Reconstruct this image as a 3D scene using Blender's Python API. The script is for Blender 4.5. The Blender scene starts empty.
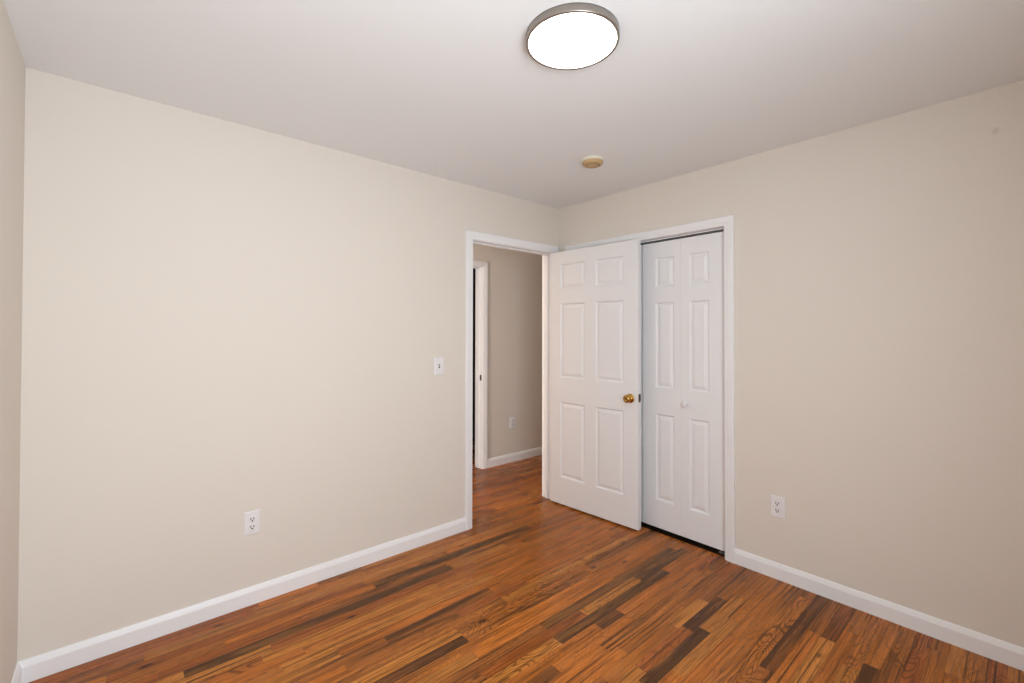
import bpy, bmesh, math, random
from mathutils import Vector, Matrix
S = bpy.context.scene
C = S.collection

# ------------------------------------------------------------ camera
YAW, PITCH, ROLL = 0.7193655581, 0.0114155311, 0.0018236722
fw = Vector((math.sin(YAW)*math.cos(PITCH), math.cos(YAW)*math.cos(PITCH), math.sin(PITCH)))
ri = Vector((math.cos(YAW), -math.sin(YAW), 0))
up = ri.cross(fw)
ri2 = math.cos(ROLL)*ri + math.sin(ROLL)*up
up2 = -math.sin(ROLL)*ri + math.cos(ROLL)*up
cd = bpy.data.cameras.new('camera'); cam = bpy.data.objects.new('camera', cd); C.objects.link(cam)
m = Matrix((ri2, up2, -fw)).transposed().to_4x4(); m.translation = Vector((-2.833549, -2.631256, 1.382409))
cam.matrix_world = m
cd.sensor_width = 36; cd.sensor_fit = 'HORIZONTAL'; cd.lens = 453.9793643*36/1024
cd.shift_y = -13.179/1024; cd.clip_start = 0.02
S.camera = cam

# ------------------------------------------------------------ light, exposure
S.view_settings.view_transform = 'Standard'; S.view_settings.look = 'None'
S.view_settings.gamma = 1; S.view_settings.use_curve_mapping = False
S.view_settings.exposure = 0.05
w = bpy.data.worlds.new('sky'); S.world = w; w.use_nodes = True
w.node_tree.nodes['Background'].inputs[0].default_value = (0.75, 0.87, 1, 1)
w.node_tree.nodes['Background'].inputs[1].default_value = 1.0

H = 2.44            # ceiling height
XL = -3.1091        # left wall
YF = -2.96          # front wall, behind the camera
WT = 0.115          # wall thickness
YH = 1.065          # far side of the hallway

def area(name, loc, direction, sx, sy, power, col):
    l = bpy.data.lights.new(name, 'AREA'); l.shape = 'RECTANGLE'; l.size = sx; l.size_y = sy
    l.energy = power; l.color = col
    o = bpy.data.objects.new(name, l); C.objects.link(o); o.location = loc
    o.rotation_euler = Vector(direction).to_track_quat('-Z', 'Y').to_euler()
    return o
# daylight entering by the window in the wall behind the camera
WX0, WX1, WZ0, WZ1 = -2.92, -1.80, 0.75, 2.12
area('window_daylight', ((WX0+WX1)/2, YF-0.02, (WZ0+WZ1)/2), (-0.06, 1, 0.03), WX1-WX0-0.08, WZ1-WZ0-0.08, 41, (0.85, 0.94, 1.0))
hl = bpy.data.lights.new('hallway_warm_fill', 'POINT'); hl.energy = 9; hl.color = (1.0, 0.80, 0.60); hl.shadow_soft_size = 0.12  # unseen warm fill, added to tint the hallway; no fixture
ho = bpy.data.objects.new('hallway_warm_fill', hl); C.objects.link(ho); ho.location = (-2.1, 0.22, 2.2)
area('hallway_fill', (-3.05, 0.235, 1.25), (1, 0.12, 0), 0.2, 1.9, 32, (1.0, 0.97, 0.93))  # unseen soft fill, added at the closed hallway end to lift its wall

# ------------------------------------------------------------ materials
def rgb(r, g, b):
    f = lambda c: (c/12.92 if c <= .04045 else ((c+.055)/1.055)**2.4)
    return (f(r/255), f(g/255), f(b/255), 1)
def mat(name, col, rough=0.5, metal=0.0, spec=0.5, noise=0.0, nscale=40, bump=0.0):
    mt = bpy.data.materials.new(name); mt.use_nodes = True
    nt = mt.node_tree; b = nt.nodes['Principled BSDF']
    b.inputs['Base Color'].default_value = col; b.inputs['Roughness'].default_value = rough
    b.inputs['Metallic'].default_value = metal; b.inputs['Specular IOR Level'].default_value = spec
    if noise or bump:
        tc = nt.nodes.new('ShaderNodeTexCoord'); n = nt.nodes.new('ShaderNodeTexNoise')
        n.inputs['Scale'].default_value = nscale; n.inputs['Detail'].default_value = 4
        nt.links.new(tc.outputs['Object'], n.inputs['Vector'])
        if noise:
            mx = nt.nodes.new('ShaderNodeMix'); mx.data_type = 'RGBA'
            mx.inputs[6].default_value = tuple(c*(1-noise) for c in col[:3])+(1,)
            mx.inputs[7].default_value = tuple(min(1, c*(1+noise)) for c in col[:3])+(1,)
            nt.links.new(n.outputs['Fac'], mx.inputs[0]); nt.links.new(mx.outputs[2], b.inputs['Base Color'])
        if bump:
            bp = nt.nodes.new('ShaderNodeBump'); bp.inputs['Strength'].default_value = bump; bp.inputs['Distance'].default_value = 0.002
            nt.links.new(n.outputs['Fac'], bp.inputs['Height']); nt.links.new(bp.outputs['Normal'], b.inputs['Normal'])
    return mt
WALLC = rgb(231, 222, 212)
M_wall = mat('beige_wall_paint', WALLC, 0.75, spec=0.25, noise=0.012, nscale=1.3)
M_ceil = mat('white_ceiling_paint', rgb(243, 244, 245), 0.85, spec=0.2, noise=0.01, nscale=1.5)
M_trim = mat('white_semigloss_paint', rgb(246, 245, 246), 0.35, spec=0.45, noise=0.01, nscale=6)
M_door = mat('white_door_paint', rgb(243, 242, 243), 0.38, spec=0.45, bump=0.04, nscale=180)
M_plate = mat('white_plastic', rgb(240, 237, 238), 0.3, noise=0.01, nscale=20)
M_slot = mat('dark_slot_plastic', rgb(22, 19, 18), 0.6, noise=0.05)
M_brass = mat('polished_brass', rgb(196, 156, 84), 0.18, 1.0, noise=0.04, nscale=60)
M_oldbrass = mat('tarnished_brass', rgb(104, 98, 76), 0.4, 1.0, noise=0.1, nscale=90)
M_nickel = mat('brushed_nickel', rgb(164, 156, 148), 0.34, 1.0, noise=0.05, nscale=50)
M_steel = mat('zinc_steel', rgb(190, 190, 188), 0.35, 1.0, noise=0.05)
M_cream = mat('aged_cream_plastic', rgb(200, 168, 122), 0.45, noise=0.05, nscale=60)
M_offwh = mat('offwhite_plastic', rgb(232, 226, 208), 0.45, noise=0.02, nscale=60)
M_dark = mat('unlit_room_shade', rgb(58, 54, 52), 0.9, noise=0.03)  # dark colour stands in for the missing light in the far room
M_threshold = mat('dark_wood_edge', rgb(70, 44, 28), 0.6, noise=0.1)
M_gapshade = mat('closet_gap_shade', rgb(34, 24, 18), 0.9, spec=0.1, noise=0.2)  # near-black colour stands in for the shade below the bifold leaves
M_diff = bpy.data.materials.new('lit_white_diffuser'); M_diff.use_nodes = True
b = M_diff.node_tree.nodes['Principled BSDF']; b.inputs['Base Color'].default_value = (.9, .9, .9, 1)
b.inputs['Emission Color'].default_value = (1, 0.985, 0.96, 1); b.inputs['Emission Strength'].default_value = 10.2
M_led = bpy.data.materials.new('grille_plastic')
M_led.use_nodes = True; M_led.node_tree.nodes['Principled BSDF'].inputs['Base Color'].default_value = rgb(150, 120, 84)

def wall_right_mat():
    # same beige paint with one small grey scuff high on the wall
    mt = M_wall.copy(); mt.name = 'beige_wall_paint_scuffed'; nt = mt.node_tree; b = nt.nodes['Principled BSDF']
    src = b.inputs['Base Color'].links[0].from_socket
    tc = nt.nodes.new('ShaderNodeTexCoord'); mp = nt.nodes.new('ShaderNodeMapping')
    mp.vector_type = 'POINT'
    mp.inputs['Location'].default_value = (0, 2.54/0.015, -2.255/0.02); mp.inputs['Scale'].default_value = (0.001, 1/0.015, 1/0.02)
    ln = nt.nodes.new('ShaderNodeVectorMath'); ln.operation = 'LENGTH'
    mr = nt.nodes.new('ShaderNodeMapRange'); mr.inputs[1].default_value = 1.0; mr.inputs[2].default_value = 0.4
    mr.inputs[3].default_value = 0; mr.inputs[4].default_value = 0.22
    mx = nt.nodes.new('ShaderNodeMix'); mx.data_type = 'RGBA'; mx.inputs[7].default_value = rgb(150, 140, 128)
    nt.links.new(tc.outputs['Object'], mp.inputs['Vector']); nt.links.new(mp.outputs[0], ln.inputs[0])
    nt.links.new(ln.outputs['Value'], mr.inputs[0]); nt.links.new(mr.outputs[0], mx.inputs[0])
    nt.links.new(src, mx.inputs[6]); nt.links.new(mx.outputs[2], b.inputs['Base Color'])
    return mt

def floor_mat():
    mt = bpy.data.materials.new('varnished_oak_strips'); mt.use_nodes = True; nt = mt.node_tree; N = nt.nodes; Lk = nt.links.new
    b = N['Principled BSDF']
    def node(t, **k):
        n = N.new(t)
        for a, v in k.items(): setattr(n, a, v)
        return n
    def math_(op, a, c, clamp=False):
        n = node('ShaderNodeMath', operation=op); n.use_clamp = clamp
        for i, v in enumerate((a, c)):
            if v is None: continue
            if hasattr(v, 'links'): Lk(v, n.inputs[i])
            else: n.inputs[i].default_value = v
        return n.outputs[0]
    def mix(f, a, c, bt='MIX'):
        n = node('ShaderNodeMix', data_type='RGBA', blend_type=bt)
        for i, v in ((0, f), (6, a), (7, c)):
            if hasattr(v, 'links'): Lk(v, n.inputs[i])
            else: n.inputs[i].default_value = v
        return n.outputs[2]
    colr = node('ShaderNodeAttribute', attribute_name='plank_colour')
    dat = node('ShaderNodeAttribute', attribute_name='plank_data')
    sp = node('ShaderNodeSeparateColor'); Lk(dat.outputs['Color'], sp.inputs[0])
    seed, heart, wavy = sp.outputs[0], sp.outputs[1], sp.outputs[2]
    geo = node('ShaderNodeTexCoord'); xyz = node('ShaderNodeSeparateXYZ'); Lk(geo.outputs['Object'], xyz.inputs[0])
    x = math_('ADD', xyz.outputs[0], math_('MULTIPLY', seed, 91.0))
    y = math_('ADD', xyz.outputs[1], math_('MULTIPLY', seed, 47.0))
    def vec(sx, sy, zz):
        c = node('ShaderNodeCombineXYZ'); Lk(math_('MULTIPLY', x, sx), c.inputs[0]); Lk(math_('MULTIPLY', y, sy), c.inputs[1])
        Lk(math_('MULTIPLY', seed, zz), c.inputs[2]); return c.outputs[0]
    def noise(v, detail=3, rough=.5, dist=0):
        n = node('ShaderNodeTexNoise'); n.inputs['Scale'].default_value = 1; n.inputs['Detail'].default_value = detail
        n.inputs['Roughness'].default_value = rough; n.inputs['Distortion'].default_value = dist
        Lk(v, n.inputs['Vector']); return n.outputs['Fac']
    def rng(v, a, c, lo=0., hi=1.):
        n = node('ShaderNodeMapRange', interpolation_type='SMOOTHSTEP'); Lk(v, n.inputs[0])
        n.inputs[1].default_value = a; n.inputs[2].default_value = c; n.inputs[3].default_value = lo; n.inputs[4].default_value = hi
        return n.outputs[0]
    # slow tone drift along a board
    drift = noise(vec(2.2, 16, 9), 2)
    col = mix(rng(drift, .30, .72), mix(0.42, colr.outputs['Color'], (0.34, 0.125, 0.022, 1)), mix(0.16, colr.outputs['Color'], (.78, .38, .12, 1)))
    # fine pores
    fine = noise(vec(7, 260, 3), 4, .6)
    col = mix(rng(fine, .34, .66, 0.0, 0.42), col, mix(.75, col, (0.03, 0.010, 0.003, 1)))
    # broad grain streaks
    mid = noise(vec(2.6, 75, 5), 3, .55, .6)
    col = mix(rng(mid, .48, .66, 0, .60), col, mix(.7, col, (0.05, 0.016, 0.004, 1)))
    # wavy cathedral figure: contour lines of a slow stretched noise
    slow = noise(vec(3.4, 13, 7), 1, .4, .3)
    ring = math_('SINE', math_('MULTIPLY', slow, 95), None)
    ringm = math_('MULTIPLY', rng(ring, .25, .95), math_('ADD', math_('MULTIPLY', wavy, 0.68), 0.07))
    col = mix(ringm, col, mix(.8, col, (0.028, 0.010, 0.004, 1)))
    # dark heartwood streaks, amount per board
    hn = noise(vec(1.5, 24, 11), 3, .55, .8)
    hv = math_('ADD', hn, math_('MULTIPLY', math_('SUBTRACT', heart, .5), .55))
    col = mix(rng(hv, .49, .76, 0, .88), col, mix(.90, col, (0.050, 0.018, 0.004, 1)))
    # thin long mineral lines
    ln = noise(vec(1.1, 130, 17), 2, .5, .4)
    col = mix(rng(ln, .56, .66, 0, .75), col, (0.030, 0.012, 0.005, 1))
    # small knots and pin marks
    vo = node('ShaderNodeTexVoronoi', feature='F1'); vo.inputs['Scale'].default_value = 1; vo.inputs['Randomness'].default_value = 1
    Lk(vec(3.3, 8.5, 2), vo.inputs['Vector'])
    vcol = node('ShaderNodeSeparateColor'); Lk(vo.outputs['Color'], vcol.inputs[0])
    kn = math_('MULTIPLY', rng(vo.outputs['Distance'], .13, .04), rng(vcol.outputs[0], .52, .58))
    col = mix(math_('MULTIPLY', kn, .85), col, (0.022, 0.008, 0.004, 1))
    Lk(col, b.inputs['Base Color'])
    rr = noise(vec(1.1, 9, 1), 3)
    Lk(rng(rr, .3, .7, .20, .34), b.inputs['Roughness'])
    b.inputs['Specular IOR Level'].default_value = 0.22
    bp = node('ShaderNodeBump'); bp.inputs['Strength'].default_value = .10; bp.inputs['Distance'].default_value = .0012
    Lk(mid, bp.inputs['Height']); Lk(bp.outputs[0], b.inputs['Normal'])
    return mt
M_floor = floor_mat()

# ------------------------------------------------------------ helpers
def link(name, bm, mats, parent=None, smooth=False, kind=None):
    me = bpy.data.meshes.new(name); bm.normal_update(); bm.to_mesh(me); bm.free()
    o = bpy.data.objects.new(name, me); C.objects.link(o)
    for k in (mats if isinstance(mats, (list, tuple)) else [mats]): me.materials.append(k)
    if smooth:
        for p in me.polygons: p.use_smooth = True
    if parent: o.parent = parent
    if kind: o['kind'] = kind
    return o
def struct(name, bm, mats, label=None, **k):
    o = link(name, bm, mats, kind='structure', **k)
    if label: o['label'] = label
    return o
def thing(name, label, cat, loc=(0, 0, 0), rz=0.0, group=None, kind=None):
    o = bpy.data.objects.new(name, None); C.objects.link(o); o.location = loc; o.rotation_euler = (0, 0, rz)
    o.empty_display_size = .05; o['label'] = label; o['category'] = cat
    if group: o['group'] = group
    if kind: o['kind'] = kind
    return o
def box(bm, a, c, bev=0.0, seg=2):
    vs = [bm.verts.new((x, y, z)) for x in (a[0], c[0]) for y in (a[1], c[1]) for z in (a[2], c[2])]
    fs = [bm.faces.new([vs[i] for i in q]) for q in ((0, 1, 3, 2), (4, 6, 7, 5), (0, 4, 5, 1), (2, 3, 7, 6), (0, 2, 6, 4), (1, 5, 7, 3))]
    if bev:
        es = list({e for f in fs for e in f.edges})
        bmesh.ops.bevel(bm, geom=es, offset=bev, segments=seg, affect='EDGES', profile=.5)
    return bm
def sweep(bm, path, prof, frame, closed_ends=True):
    """path: list of (point, offset_dir) ; prof: list of (offset, lift) ; frame: lift direction."""
    rings = [[bm.verts.new(Vector(p)+Vector(d)*o+Vector(frame)*l) for o, l in prof] for p, d in path]
    n = len(prof)
    for a, c in zip(rings, rings[1:]):
        for i in range(n): bm.faces.new((a[i], a[(i+1) % n], c[(i+1) % n], c[i]))
    if closed_ends: bm.faces.new(rings[0][::-1]); bm.faces.new(rings[-1])
    bmesh.ops.recalc_face_normals(bm, faces=bm.faces)
    return bm
def lathe(bm, prof, seg=40, M=None, cap=True):
    """revolve (radius, height) about local z; M places it"""
    M = M or Matrix()
    rings = []
    for r, h in prof:
        if r < 1e-6: rings.append([bm.verts.new(M @ Vector((0, 0, h)))])
        else: rings.append([bm.verts.new(M @ Vector((r*math.cos(t*2*math.pi/seg), r*math.sin(t*2*math.pi/seg), h))) for t in range(seg)])
    for a, c in zip(rings, rings[1:]):
        for i in range(seg):
            j = (i+1) % seg
            if len(a) == 1 and len(c) == 1: continue
            if len(a) == 1: bm.faces.new((a[0], c[i], c[j]))
            elif len(c) == 1: bm.faces.new((a[i], a[j], c[0]))
            else: bm.faces.new((a[i], a[j], c[j], c[i]))
    bmesh.ops.recalc_face_normals(bm, faces=bm.faces)
    return bm
NB = bmesh.new

# ------------------------------------------------------------ floor: individual strips laid along x
P_LT, P_MD, P_OR, P_RD, P_BR, P_DK, P_GY = 'light', 'mid', 'orange', 'red', 'brown', 'dark', 'grey'
TONE = {  # sRGB base, heartwood, waviness
    'light': ((218, 134, 54), .22, .25), 'mid': ((204, 116, 42), .36, .3), 'orange': ((212, 116, 36), .26, .3),
    'red': ((184, 92, 34), .42, .25), 'brown': ((178, 98, 38), .52, .35), 'dark': ((138, 72, 28), .72, .3), 'grey': ((156, 98, 44), .74, .3)}
ROW0, PW = 0.0515, 0.0570
KNOWN = {  # row from the back wall: (x start, x end, tone, heart override, wavy override)
    0: [(-3.2, -2.3, 'red', .5, .2), (-2.3, -1.0, 'mid', .45, .2), (-1.0, -.35, 'brown', .5, .2), (-.35, .2, 'mid', .4, .2)],
    1: [(-3.2, -2.727, 'brown', .55, .2), (-2.727, -1.45, 'light', .2, .2)],
    3: [(-2.45, -1.75, 'orange', .3, .1)],
    4: [(-2.1, -1.33, 'brown', .6, .3), (-1.32, -.75, 'mid', .62, .2)],
    5: [(-3.2, -2.609, 'light', .2, .2), (-2.608, -1.323, 'grey', .82, .1), (-1.322, -.9, 'light', .25, .1), (-.9, .1, 'orange', .4, .2)],
    6: [(-3.2, -2.3, 'light', .3, .3), (-2.3, -1.2, 'red', .5, .1)],
    7: [(-2.35, -1.487, 'light', .25, .1), (-1.486, -.3, 'mid', .50, .2)],
    8: [(-2.2, -1.3, 'mid', .42, .2), (-1.3, -.3, 'orange', .2, .2)],
    9: [(-2.3, -1.2, 'light', .3, .2), (-1.2, .1, 'orange', .22, .3)],
    10: [(-2.6, -2.09, 'light', .1, .1), (-2.09, -1.2, 'orange', .25, .1), (-1.2, -.2, 'orange', .3, .2)],
    11: [(-2.6, -1.9, 'brown', .5, .3), (-1.9, -1.297, 'brown', .72, .3), (-1.296, -.5, 'orange', .2, .3)],
    12: [(-2.1, -1.55, 'brown', .6, .3), (-1.55, -1.1, 'red', .2, .1), (-1.1, -.3, 'orange', .3, .3)],
    13: [(-2.4, -1.3, 'mid', .4, .4), (-1.3, -.2, 'light', .3, .8)],
    14: [(-2.5, -1.62, 'light', .2, .2), (-1.62, -.7, 'orange', .45, .8), (-.7, .1, 'brown', .7, .3)],
    15: [(-2.9, -1.624, 'dark', .86, .2), (-1.623, -.75, 'mid', .52, .95), (-.75, .1, 'mid', .4, .4)],
    16: [(-2.6, -1.7, 'mid', .5, .4), (-1.7, -.95, 'orange', .58, .2), (-.95, .05, 'orange', .3, .2)],
    17: [(-2.4, -1.655, 'light', .1, .1), (-1.654, -.7, 'orange', .25, .2), (-.7, .05, 'mid', .35, .2)],
    18: [(-2.3, -1.30, 'brown', .5, .3), (-1.30, -.12, 'grey', .74, .1), (-.12, .1, 'mid', .4, .2)],
    19: [(-2.3, -1.7, 'brown', .6, .3), (-1.7, -1.077, 'red', .55, .2), (-1.076, -.6, 'light', .2, .6), (-.6, -.07, 'grey', .76, .6)],
    20: [(-2.3, -1.320, 'light', .2, .9), (-1.319, -.403, 'grey', .80, .1), (-.402, .05, 'orange', .28, .2)],
    21: [(-2.1, -1.1, 'orange', .56, .3), (-.93, -.1, 'orange', .25, .3)],
    22: [(-2.1, -1.45, 'dark', .6, .3), (-1.45, -.928, 'orange', .3, .3), (-.927, -.25, 'mid', .42, .3)],
    23: [(-1.9, -1.2, 'orange', .35, .2), (-1.2, -.5, 'mid', .40, .3)],
    24: [(-1.9, -1.15, 'orange', .3, .2), (-1.15, -.65, 'mid', .3, .1), (-.65, -.2, 'brown', .40, .2)],
    25: [(-1.8, -1.35, 'brown', .6, .3), (-1.35, -.833, 'mid', .5, .1), (-.832, -.52, 'light', .1, .1), (-.519, .05, 'brown', .52, .2)],
    26: [(-1.9, -1.188, 'light', .1, .1), (-1.187, -.80, 'red', .56, .5), (-.80, -.436, 'dark', .84, .2), (-.435, .05, 'mid', .42, .3)],
    27: [(-1.9, -1.25, 'light', .3, .2), (-1.25, -.749, 'grey', .84, .3), (-.748, -.35, 'light', .35, .2), (-.35, .05, 'mid', .3, .2)],
    28: [(-1.9, -1.1, 'orange', .2, .2), (-1.1, -.571, 'light', .12, .1), (-.570, .05, 'mid', .32, .3)],
    29: [(-1.6, -.7, 'orange', .40, .1), (-.7, .05, 'mid', .28, .2)],
    30: [(-1.5, -.52, 'mid', .36, .5), (-.52, .05, 'mid', .4, .2)],
    31: [(-1.5, -.10, 'mid', .30, 1.0)],
    32: [(-1.6, -.80, 'brown', .55, .8), (-.80, .05, 'dark', .82, .5)],
    33: [(-1.5, -.9, 'orange', .3, .2), (-.9, -.38, 'orange', .4, .2), (-.379, .05, 'brown', .56, .3)],
    34: [(-1.5, -.392, 'light', .15, .2), (-.391, .05, 'red', .66, .3)],
    35: [(-1.2, -.25, 'orange', .2, .2), (-.25, .05, 'mid', .3, .2)],
    36: [(-1.2, -.52, 'light', .35, .8), (-.52, .05, 'mid', .35, .9)],
    37: [(-1.1, -.45, 'dark', .80, .3), (-.45, .05, 'mid', .3, .4)],
    38: [(-1.1, -.36, 'brown', .6, .3), (-.36, .05, 'mid', .38, .9)],
}
rnd = random.Random(11)
bm = NB(); lc = bm.loops.layers.float_color.new('plank_colour'); ld = bm.loops.layers.float_color.new('plank_data')
def plank(x0, x1, row, tone=None, heart=None, wavy=None):
    if tone is None:
        tone = rnd.choices([P_LT, P_MD, P_OR, P_RD, P_BR, P_DK, P_GY], [18, 30, 30, 9, 9, 2, 2] if row > 0 else [6, 26, 26, 18, 18, 0, 0])[0]
    base, h0, w0 = TONE[tone]
    heart = h0 + rnd.uniform(-.12, .14) if heart is None else heart
    wavy = rnd.random()**2 if wavy is None else wavy
    k = rnd.uniform(.97, 1.18); c = [min(1, v*k) for v in rgb(*base)[:3]]
    g = .0003
    ya, yb = -(ROW0+PW*row)-g, -(ROW0+PW*(row+1))+g
    f = bm.faces.new([bm.verts.new((x0+g, yb, 0)), bm.verts.new((x1-g, yb, 0)), bm.verts.new((x1-g, ya, 0)), bm.verts.new((x0+g, ya, 0))])
    sd = rnd.random()
    for l in f.loops: l[lc] = (*c, 1); l[ld] = (sd, heart, wavy, 1)
FX0, FX1 = XL-.1, 2.35
def fill(a, c, row):
    while a < c-1e-4:
        ln = rnd.choice([rnd.uniform(.25, .6), rnd.uniform(.5, 1.3)])
        e = a+ln
        if c-e < .22: e = c
        plank(a, min(e, c), row); a = e
for row in range(-48, 54):
    x = FX0
    for seg in KNOWN.get(row, []):
        a = max(seg[0], FX0)
        if a > x+.001: fill(x, a, row)
        plank(a, seg[1], *([row]+list(seg[2:]))); x = seg[1]
    fill(x, FX1, row)
f = bm.faces.new([bm.verts.new(p) for p in ((FX0, -3.1, -.0012), (FX1, -3.1, -.0012), (FX1, 2.7, -.0012), (FX0, 2.7, -.0012))])
f.material_index = 1
for a, c in (((FX0, -3.1, -.06), (FX1, 2.7, -.002)),):
    n0 = len(bm.faces); box(bm, a, c); bm.faces.ensure_lookup_table()
    for q in bm.faces[n0:]: q.material_index = 1
fo = struct('floor', bm, [M_floor, M_threshold], 'varnished orange-brown oak strip floor')

# ------------------------------------------------------------ shell
AX0, AX1 = -0.902, -0.083      # bedroom doorway jamb faces
BY0, BY1 = -1.384, -0.141      # closet opening jamb faces
DZ = 2.053                      # head jamb underside
CZ = 2.049
JT = 0.018
XE = FX1
bm = NB(); box(bm, (XL-WT, 0, 0), (AX0-JT, WT, H)); box(bm, (AX1+JT, 0, 0), (XE, WT, H)); box(bm, (AX0-JT, 0, DZ+JT), (AX1+JT, WT, H))
struct('wall_back', bm, M_wall, 'beige wall with the open doorway')
bm = NB(); box(bm, (0, YF-WT, 0), (WT, BY0-JT, H)); box(bm, (0, BY1+JT, 0), (WT, -.0005, H)); box(bm, (0, BY0-JT, CZ+JT), (WT, BY1+JT, H))
struct('wall_right', bm, wall_right_mat(), 'beige wall with the closet')
bm = NB(); box(bm, (XL-WT, YF-WT, 0), (XL, -.0005, H)); struct('wall_left', bm, M_wall)
bm = NB()
box(bm, (XL, YF-WT, 0), (WX0, YF, H)); box(bm, (WX1, YF-WT, 0), (-.0005, YF, H)); box(bm, (WX0, YF-WT, 0), (WX1, YF, WZ0)); box(bm, (WX0, YF-WT, WZ1), (WX1, YF, H))
struct('wall_front', bm, M_wall)
bm = NB(); box(bm, (XL-WT, YF-WT, H), (XE, 2.7, H+.1)); struct('ceiling', bm, M_ceil, 'plain white ceiling')
# closet interior; a dark sheet paints the shade under the bifold leaves
bm = NB(); box(bm, (.026, BY0, 0.0002), (.72, BY1, .0015)); struct('floor_closet_shade', bm, M_gapshade, 'dark sheet painting the shade under the bifold door')
bm = NB(); box(bm, (.72, BY0-.25, 0), (.80, -.001, H)); box(bm, (WT+.0005, BY0-.33, 0), (.80, BY0-.25, H))
struct('wall_closet', bm, M_wall)
# hallway far wall with its own doorway, left of HX
HX = -0.003                    # jamb face of the far doorway
HX0 = HX-.77
bm = NB(); box(bm, (HX+JT, YH, 0), (XE, YH+WT, H)); box(bm, (XL-WT, YH, 0), (HX0-JT, YH+WT, H)); box(bm, (HX0-JT, YH, 2.071+JT-.01), (HX+JT, YH+WT, H))
struct('wall_hallway', bm, M_wall, 'hallway wall seen through the doorway')
bm = NB(); box(bm, (XL-WT, WT+.0005, 0), (XL, YH-.0005, H)); box(bm, (XE-.08, WT+.0005, 0), (XE, YH-.0005, H)); struct('wall_hallway_end', bm, M_wall)
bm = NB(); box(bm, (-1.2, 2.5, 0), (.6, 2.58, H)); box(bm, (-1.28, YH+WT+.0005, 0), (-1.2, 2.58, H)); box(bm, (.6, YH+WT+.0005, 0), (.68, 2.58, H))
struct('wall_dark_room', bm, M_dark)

# window in the front wall (behind the camera)
bm = NB(); fwd = .05
for a, c in (((WX0, YF-.09, WZ0), (WX0+.05, YF-.05, WZ1)), ((WX1-.05, YF-.09, WZ0), (WX1, YF-.05, WZ1)), ((WX0, YF-.09, WZ0), (WX1, YF-.05, WZ0+.05)),
             ((WX0, YF-.09, WZ1-.05), (WX1, YF-.05, WZ1)), ((WX0, YF-.085, (WZ0+WZ1)/2-.025), (WX1, YF-.055, (WZ0+WZ1)/2+.025))): box(bm, a, c, .004)
win = struct('window_1', bm, M_trim, 'white double-hung window')
# ------------------------------------------------------------ trim profiles
CW = 0.0575
CAS = [(0, 0), (0, .008), (.003, .0105), (.018, .0115), (.021, .0135), (.026, .0145), (.036, .0155), (.046, .0165), (.053, .0165), (CW, .013), (CW, 0)]
def casing(bm, p0, p1, z, axis, face, lift, zb=0.0, top=None):
    """U of casing round an opening; axis 0: opening spans x, face = y of the wall; axis 1: opening spans y, face = x"""
    def P(u, h): return (u, face, h) if axis == 0 else (face, u, h)
    def D(du, dh): return (du, 0, dh) if axis == 0 else (0, du, dh)
    path = [(P(p0, zb), D(-1, 0)), (P(p0, z), D(-1, 1)), (P(p1, z), D(1, 1)), (P(p1, zb), D(1, 0))]
    sweep(bm, path, CAS, (0, lift, 0) if axis == 0 else (lift, 0, 0))
BB = [(0, 0), (.0135, 0), (.0135, .064), (.0128, .067), (.0075, .082), (.0055, .087), (.003, .0885), (0, .089)]   # (thickness, height)
def base(bm, a, c, out, e0=0.0, e1=0.0):
    """baseboard from a to c (xy), out = room-side direction; e0/e1 = 1 mitre inside corner at that end"""
    A, Cc = Vector((*a, 0)), Vector((*c, 0)); d = (Cc-A).normalized(); o = Vector((*out, 0))
    r = [[bm.verts.new(P + o*t + Vector((0, 0, h)) + d*s*e*t) for t, h in BB] for P, s, e in ((A, 1, e0), (Cc, -1, e1))]
    n = len(BB)
    for i in range(n): bm.faces.new((r[0][i], r[0][(i+1) % n], r[1][(i+1) % n], r[1][i]))
    bm.faces.new(r[0][::-1]); bm.faces.new(r[1])
    bmesh.ops.recalc_face_normals(bm, faces=bm.faces)

# bedroom doorway: casing, jambs, stops
R_ = .006
bm = NB(); casing(bm, AX0-R_, AX1+R_, DZ+.004, 0, 0, -1); struct('trim_1', bm, M_trim, 'white casing around the open doorway')
bm = NB(); casing(bm, AX0-R_, AX1+R_, DZ+.004, 0, WT, 1); struct('trim_2', bm, M_trim)
bm = NB()
box(bm, (AX0-JT, 0, 0), (AX0, WT, DZ)); box(bm, (AX1, 0, 0), (AX1+JT, WT, DZ)); box(bm, (AX0-JT, 0, DZ), (AX1+JT, WT, DZ+JT))
box(bm, (AX0, .040, 0), (AX0+.011, .074, DZ-.011), .002); box(bm, (AX1-.011, .040, 0), (AX1, .074, DZ-.011), .002); box(bm, (AX0, .040, DZ-.011), (AX1, .074, DZ), .002)
struct('trim_3', bm, M_trim, 'white jambs and stops of the doorway')
# closet opening
bm = NB()
def casingY(bm, y0, y1, z, face, lift):
    P = lambda u, h: (face, u, h)
    path = [(P(y0, 0), (0, -1, 0)), (P(y0, z), (0, -1, 1)), (P(y1, z), (0, 1, 1)), (P(y1, 0), (0, 1, 0))]
    sweep(bm, path, CAS, (lift, 0, 0))
casingY(bm, BY0-R_, BY1+R_-.003, CZ, 0, -1); struct('trim_4', bm, M_trim, 'white casing around the closet')
bm = NB()
box(bm, (0, BY0-JT, 0), (WT, BY0, CZ)); box(bm, (0, BY1, 0), (WT, BY1+JT, CZ)); box(bm, (0, BY0-JT, CZ), (WT, BY1+JT, CZ+JT))
struct('trim_5', bm, M_trim)
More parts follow.
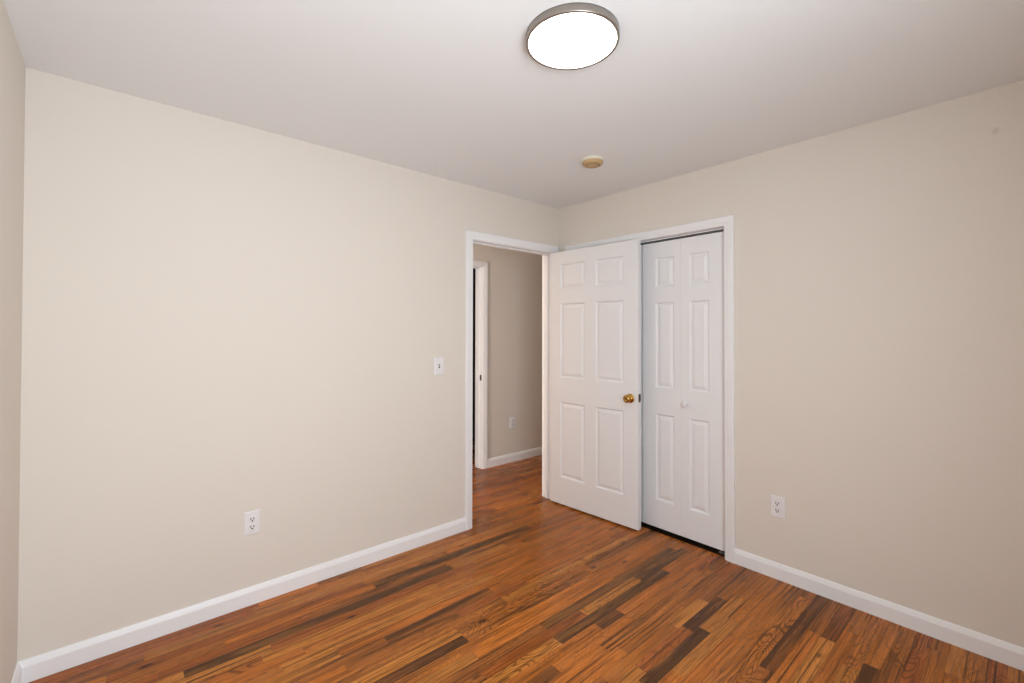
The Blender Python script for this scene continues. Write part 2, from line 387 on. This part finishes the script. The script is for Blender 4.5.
# far doorway in the hallway
bm = NB(); casing(bm, HX0-R_, HX+R_, 2.060, 0, YH, -1); struct('trim_6', bm, M_trim, 'white casing of the far hallway doorway')
bm = NB()
box(bm, (HX0-JT, YH, 0), (HX0, YH+WT, 2.061)); box(bm, (HX, YH, 0), (HX+JT, YH+WT, 2.061)); box(bm, (HX0-JT, YH, 2.061), (HX+JT, YH+WT, 2.079))
box(bm, (HX-.011, YH+.040, 0), (HX, YH+.074, 2.05), .002); box(bm, (HX0, YH+.040, 2.05), (HX, YH+.074, 2.061), .002)
struct('trim_7', bm, M_trim)
# strike plate on the far jamb
bm = NB(); box(bm, (HX-.0015, YH+.008, .90), (HX-.0001, YH+.034, .957), .0004, 1); box(bm, (HX-.003, YH+.006, .915), (HX-.001, YH+.012, .942), .0004, 1)
sk = link('strike_plate', bm, M_oldbrass); sk['label'] = 'small dark metal strike plate on the far hallway door jamb'; sk['category'] = 'strike plate'

# baseboards
bm = NB(); base(bm, (XL, 0), (AX0-R_-CW, 0), (0, -1), 1, 0); struct('baseboard_back', bm, M_trim, 'white baseboard along the wall left of the doorway')
bm = NB(); base(bm, (0, BY0-R_-CW), (0, YF), (-1, 0), 0, 1); struct('baseboard_right', bm, M_trim, 'white baseboard right of the closet')
bm = NB(); base(bm, (XL, YF), (XL, 0), (1, 0), 1, 1); struct('baseboard_left', bm, M_trim)
bm = NB(); base(bm, (XL, YF), (0, YF), (0, 1), 1, 1); struct('baseboard_front', bm, M_trim)
bm = NB(); base(bm, (HX+R_+CW, YH), (XE-.08, YH), (0, -1), 0, 0); struct('baseboard_hallway', bm, M_trim, 'white hallway baseboard seen through the doorway')

# ------------------------------------------------------------ panelled slabs
def slab(bm, W, Z0, Z1, T, cols, rows, both=True, lean=1.0):
    """local: width along +x, thickness 0..T along +y, face at y=0 is seen. cols, rows: panel spans"""
    def ring(x0, x1, z0, z1, y, s):
        return [bm.verts.new((x, y, z)) for x, z in ((x0, z0), (x1, z0), (x1, z1), (x0, z1))]
    def side(yf, s):
        xs = sorted({0, W} | {v for c in cols for v in c}); zs = sorted({Z0, Z1} | {v for r in rows for v in r})
        V = {}
        g = lambda i, j: V.setdefault((i, j), bm.verts.new((xs[i], yf, zs[j])))
        for i in range(len(xs)-1):
            for j in range(len(zs)-1):
                q = [g(i, j), g(i+1, j), g(i+1, j+1), g(i, j+1)]
                if (xs[i], xs[i+1]) in cols and (zs[j], zs[j+1]) in rows:
                    x0, x1, z0, z1 = xs[i], xs[i+1], zs[j], zs[j+1]
                    prev = q
                    for ins, dep in ((.002, .0015), (.009, .0095), (.013, .0105), (.017, .0095), (.034, .0032), (.036, .0026)):
                        cur = ring(x0+ins, x1-ins, z0+ins, z1-ins, yf+s*dep, s)
                        for k in range(4): bm.faces.new((prev[k], prev[(k+1) % 4], cur[(k+1) % 4], cur[k]))
                        prev = cur
                    bm.faces.new(prev)
                else: bm.faces.new(q)
    side(0, 1); side(T, -1)
    bmesh.ops.remove_doubles(bm, verts=bm.verts, dist=1e-6)
    # close the rim
    be = [e for e in bm.edges if len(e.link_faces) == 1]
    pts = [(x, z) for x, z in ()]
    front = {}; back = {}
    for e in be:
        a, c = e.verts
        if abs(a.co.y) < 1e-7 and abs(c.co.y) < 1e-7:
            def mate(v):
                for w_ in bm.verts:
                    if abs(w_.co.y-T) < 1e-7 and abs(w_.co.x-v.co.x) < 1e-6 and abs(w_.co.z-v.co.z) < 1e-6: return w_
            bm.faces.new((a, c, mate(c), mate(a)))
    bmesh.ops.recalc_face_normals(bm, faces=bm.faces)
    return bm

# bedroom door, swung open past 90 degrees in front of the closet
HP = Vector((-0.1250, -0.0203)); FP = Vector((-0.0787, -0.8240))
dang = math.atan2((FP-HP).y, (FP-HP).x); DW = (FP-HP).length
door = thing('door_1', 'white six panel bedroom door standing open with brass knob', 'door', (HP.x, HP.y, 0), dang, kind='structure')
ROWS = [(.228, .832), (1.028, 1.625), (1.741, 1.944)]
bm = slab(NB(), DW, .013, 2.046, .037, [(.105, .346), (.448, .689)], ROWS)
dsl = link('door_slab', bm, M_door, door)
def axis_mat(o, d):
    q = Vector(d).to_track_quat('Z', 'X').to_matrix().to_4x4(); q.translation = Vector(o); return q
KZ = .925; KS = DW-.062
def knob(sgn, y0):
    A = axis_mat((KS, y0, KZ), (0, sgn, 0))
    bm = lathe(NB(), [(0, 0), (.0325, 0), (.0325, .003), (.030, .006), (.022, .0085), (.014, .010), (.0125, .016), (.012, .026), (.0155, .030),
                      (.0225, .034), (.0268, .041), (.0278, .047), (.0262, .053), (.0215, .058), (.0175, .060), (.0165, .0605), (.0150, .0590), (.008, .0585), (0, .0585)], 48, A)
    k = link('door_knob', bm, M_brass, door, True); k['label'] = 'polished brass door knob'
    bm = lathe(NB(), [(0, .058), (.0065, .058), (.0065, .0615), (.004, .063), (0, .063)], 20, A)
    link('privacy_button', bm, M_oldbrass, k, True)
knob(-1, 0); knob(1, .037)
bm = NB(); box(bm, (DW-.0005, .004, KZ-.0285+.006), (DW+.0014, .033, KZ+.0285+.006), .0006, 1)
lp = link('latch_plate', bm, M_oldbrass, door)
bm = NB(); vs = [(DW+.001, .011), (DW+.014, .011), (DW+.001, .026)]
lo = [bm.verts.new((x, y, KZ-.006+.006)) for x, y in vs]; hi = [bm.verts.new((x, y, KZ+.006+.006)) for x, y in vs]
bm.faces.new(lo[::-1]); bm.faces.new(hi)
for i in range(3): bm.faces.new((lo[i], lo[(i+1) % 3], hi[(i+1) % 3], hi[i]))
bmesh.ops.recalc_face_normals(bm, faces=bm.faces)
link('latch_bolt', bm, M_oldbrass, lp)
for hz in (.25, 1.05, 1.82):
    bm = lathe(NB(), [(0, hz-.045), (.005, hz-.045), (.006, hz-.043), (.006, hz+.043), (.005, hz+.045), (0, hz+.045)], 16, Matrix.Translation((-.002, .043, 0)))
    box(bm, (-.0015, .004, hz-.043), (-.0002, .037, hz+.043))
    link('hinge', bm, M_oldbrass, door, False)

# closet bifold doors
closet = thing('door_2', 'white four leaf bifold closet door behind the open door', 'door', (.045, 0, 0), -math.pi/2, kind='structure')
BROWS = [(.217, .820), (1.004, 1.602), (1.710, 1.917)]
XB = .045
def leaf(y0, y1, panel, kn=None):
    # local x runs toward -y of the room, local y into the closet


    a = -y1; bm = slab(NB(), y1-y0, .024, 2.0275, .033, [(panel[0]-a, panel[1]-a)], BROWS)
    bmesh.ops.translate(bm, verts=bm.verts, vec=(a, 0, 0))
    lf = link('door_leaf', bm, M_door, closet)
    if kn is not None:
        bm = lathe(NB(), [(0, 0), (.011, 0), (.009, .004), (.0075, .010), (.011, .014), (.0175, .018), (.0200, .024), (.0188, .029), (.0125, .032), (0, .033)], 32,
                   axis_mat((kn, 0, .912), (0, -1, 0)))
        link('door_knob', bm, M_plate, lf, True)
    return lf
K = 1.0
leaf(-1.3815, -1.0775, (1.135, 1.270), kn=1.111)
leaf(-1.0765, -.783, (.886, 1.027))
leaf(-.775, -.468, (.528, .669))
leaf(-.466, -.156, (.213, .354), kn=.446)
for y in (1.335, .17):
    bm = NB(); box(bm, (y-.03, .006, .0005), (y+.03, .030, .003), .0006, 1)
    box(bm, (y+.028 if y > 1 else y-.03, .006, .0005), (y+.030 if y > 1 else y-.028, .030, .03), .0006, 1)
    bmesh.ops.translate(bm, verts=bm.verts, vec=(.015 if y > 1 else -.01, 0, 0))
    lathe(bm, [(0, .003), (.006, .003), (.006, .025), (0, .025)], 14, Matrix.Translation((y, .017, 0)))
    link('pivot_bracket', bm, M_steel, closet)
bm = NB(); box(bm, (.145, .003, CZ-.0022), (1.3835, .036, CZ-.0002)); box(bm, (.145, .002, 2.0425), (1.383, .004, CZ-.0004)); box(bm, (.145, .034, 2.0425), (1.383, .036, CZ-.0004))
tr = link('door_track', bm, M_trim, closet)
bm = NB(); box(bm, (.146, .0045, 2.044), (1.382, .0335, CZ-.0025)); link('track_slot', bm, M_slot, tr)

# ------------------------------------------------------------ outlets and switch
PWD, PHT = .074, .119
def plate_bm(holes=()):
    bm = NB()
    pr = [(PWD/2, PHT/2, 0), (PWD/2, PHT/2, .0022), (PWD/2-.0015, PHT/2-.0015, .0040), (PWD/2-.004, PHT/2-.004, .0052)]
    prev = None
    for w_, h_, d in pr:
        cur = [bm.verts.new((x, -d, z)) for x, z in ((-w_, -h_), (w_, -h_), (w_, h_), (-w_, h_))]
        if prev:
            for k in range(4): bm.faces.new((prev[k], prev[(k+1) % 4], cur[(k+1) % 4], cur[k]))
        else: bm.faces.new(cur[::-1])
        prev = cur
    bm.faces.new(prev); bmesh.ops.recalc_face_normals(bm, faces=bm.faces)
    return bm
def screw(parent, z):
    bm = lathe(NB(), [(0, 0), (.0034, 0), (.003, .0012), (0, .0014)], 14, axis_mat((0, -.0051, z), (0, -1, 0)))
    link('screw', bm, M_offwh, parent, True)
def outlet(label, loc, rz):
    t = thing('electrical_outlet', label, 'outlet', loc, rz, group='duplex wall outlets')
    link('cover_plate', plate_bm(), M_plate, t); screw(t, 0)
    for s in (1, -1):
        bm = NB(); pts = []
        R = .0172; hh = .0140
        for i in range(48):
            a = 2*math.pi*i/48; pts.append((R*math.cos(a), max(-hh, min(hh, R*math.sin(a)))))
        a_ = [bm.verts.new((x, -.0050, z+s*.0195)) for x, z in pts]; b_ = [bm.verts.new((x, -.0078, z+s*.0195)) for x, z in pts]; c_ = [bm.verts.new((x*.95, -.0084, z*.95+s*.0195)) for x, z in pts]
        for p, q in ((a_, b_), (b_, c_)):
            for i in range(48): bm.faces.new((p[i], p[(i+1) % 48], q[(i+1) % 48], q[i]))
        bm.faces.new(c_); bm.faces.new(a_[::-1]); bmesh.ops.recalc_face_normals(bm, faces=bm.faces)
        r = link('receptacle', bm, M_plate, t)
        z = s*.0195
        bm = NB()
        box(bm, (-.0084, -.0090, z-.0025), (-.0048, -.0080, z+.0090)); box(bm, (.0048, -.0090, z-.0015), (.0084, -.0080, z+.0085))
        lathe(bm, [(0, 0), (.0038, 0), (.0038, .0010), (0, .0010)], 16, axis_mat((0, -.0080, z-.0075), (0, -1, 0)))
        link('socket_slots', bm, M_slot, r)
    return t
outlet('white duplex outlet low on the wall left of the doorway', (-2.295, 0, .412), 0)
outlet('white duplex outlet low on the wall right of the closet', (0, -1.682, .405), -math.pi/2)
outlet('small white outlet on the hallway wall seen through the doorway', (.410, YH, .423), 0)
t = thing('light_switch', 'white toggle light switch on the wall left of the doorway', 'light switch', (-1.184, 0, 1.162), 0)
link('cover_plate', plate_bm(), M_plate, t); screw(t, .030); screw(t, -.030)
bm = NB(); box(bm, (-.0055, -.0056, -.0125), (.0055, -.0050, .0125)); link('toggle_slot', bm, M_slot, t)
bm = NB(); box(bm, (-.0042, -.0185, -.0035), (.0042, -.0045, .0035), .001)
bmesh.ops.rotate(bm, verts=bm.verts, cent=(0, -.0045, 0), matrix=Matrix.Rotation(math.radians(-28), 3, 'X'))
link('toggle', bm, M_plate, t)

# ------------------------------------------------------------ ceiling lamp and smoke detector
LX, LY = -1.620, -1.567
lamp = thing('ceiling_light', 'round flush ceiling lamp with brushed nickel rim, lit white', 'ceiling light', (LX, LY, H))
RO = .1645
bm = lathe(NB(), [(0, 0), (RO-.002, 0), (RO, -.001), (RO, -.026), (RO-.001, -.028), (RO-.003, -.0285), (RO-.0085, -.0285), (RO-.0098, -.027), (RO-.0098, -.018), (0, -.018)], 96)
link('lamp_rim', bm, M_nickel, lamp, True)
bm = lathe(NB(), [(0, -.019), (RO-.0100, -.019), (RO-.0100, -.026), (RO-.012, -.0275), (RO-.05, -.0290), (0, -.0295)], 96)
link('lamp_shade', bm, M_diff, lamp, True)['label'] = 'glowing white diffuser'
SX, SY = -.658, -.888
sd = thing('smoke_detector', 'small yellowed round smoke detector on the ceiling', 'smoke detector', (SX, SY, H))
bm = lathe(NB(), [(0, 0), (.064, 0), (.064, -.012), (.061, -.016), (0, -.016)], 48); link('base_plate', bm, M_offwh, sd)
bm = lathe(NB(), [(0, -.016), (.062, -.016), (.062, -.024), (.058, -.032), (.050, -.036), (.020, -.038), (.018, -.0365), (0, -.0365)], 48); bd = link('detector_body', bm, M_cream, sd)
bm = NB()
for i in range(18):
    a = 2*math.pi*i/18; n0 = len(bm.verts); box(bm, (.034, -.002, -.0382), (.044, .002, -.0355)); bm.verts.ensure_lookup_table()
    bmesh.ops.rotate(bm, verts=bm.verts[n0:], cent=(0, 0, 0), matrix=Matrix.Rotation(a, 3, 'Z'))
link('vent_slots', bm, M_led, bd)
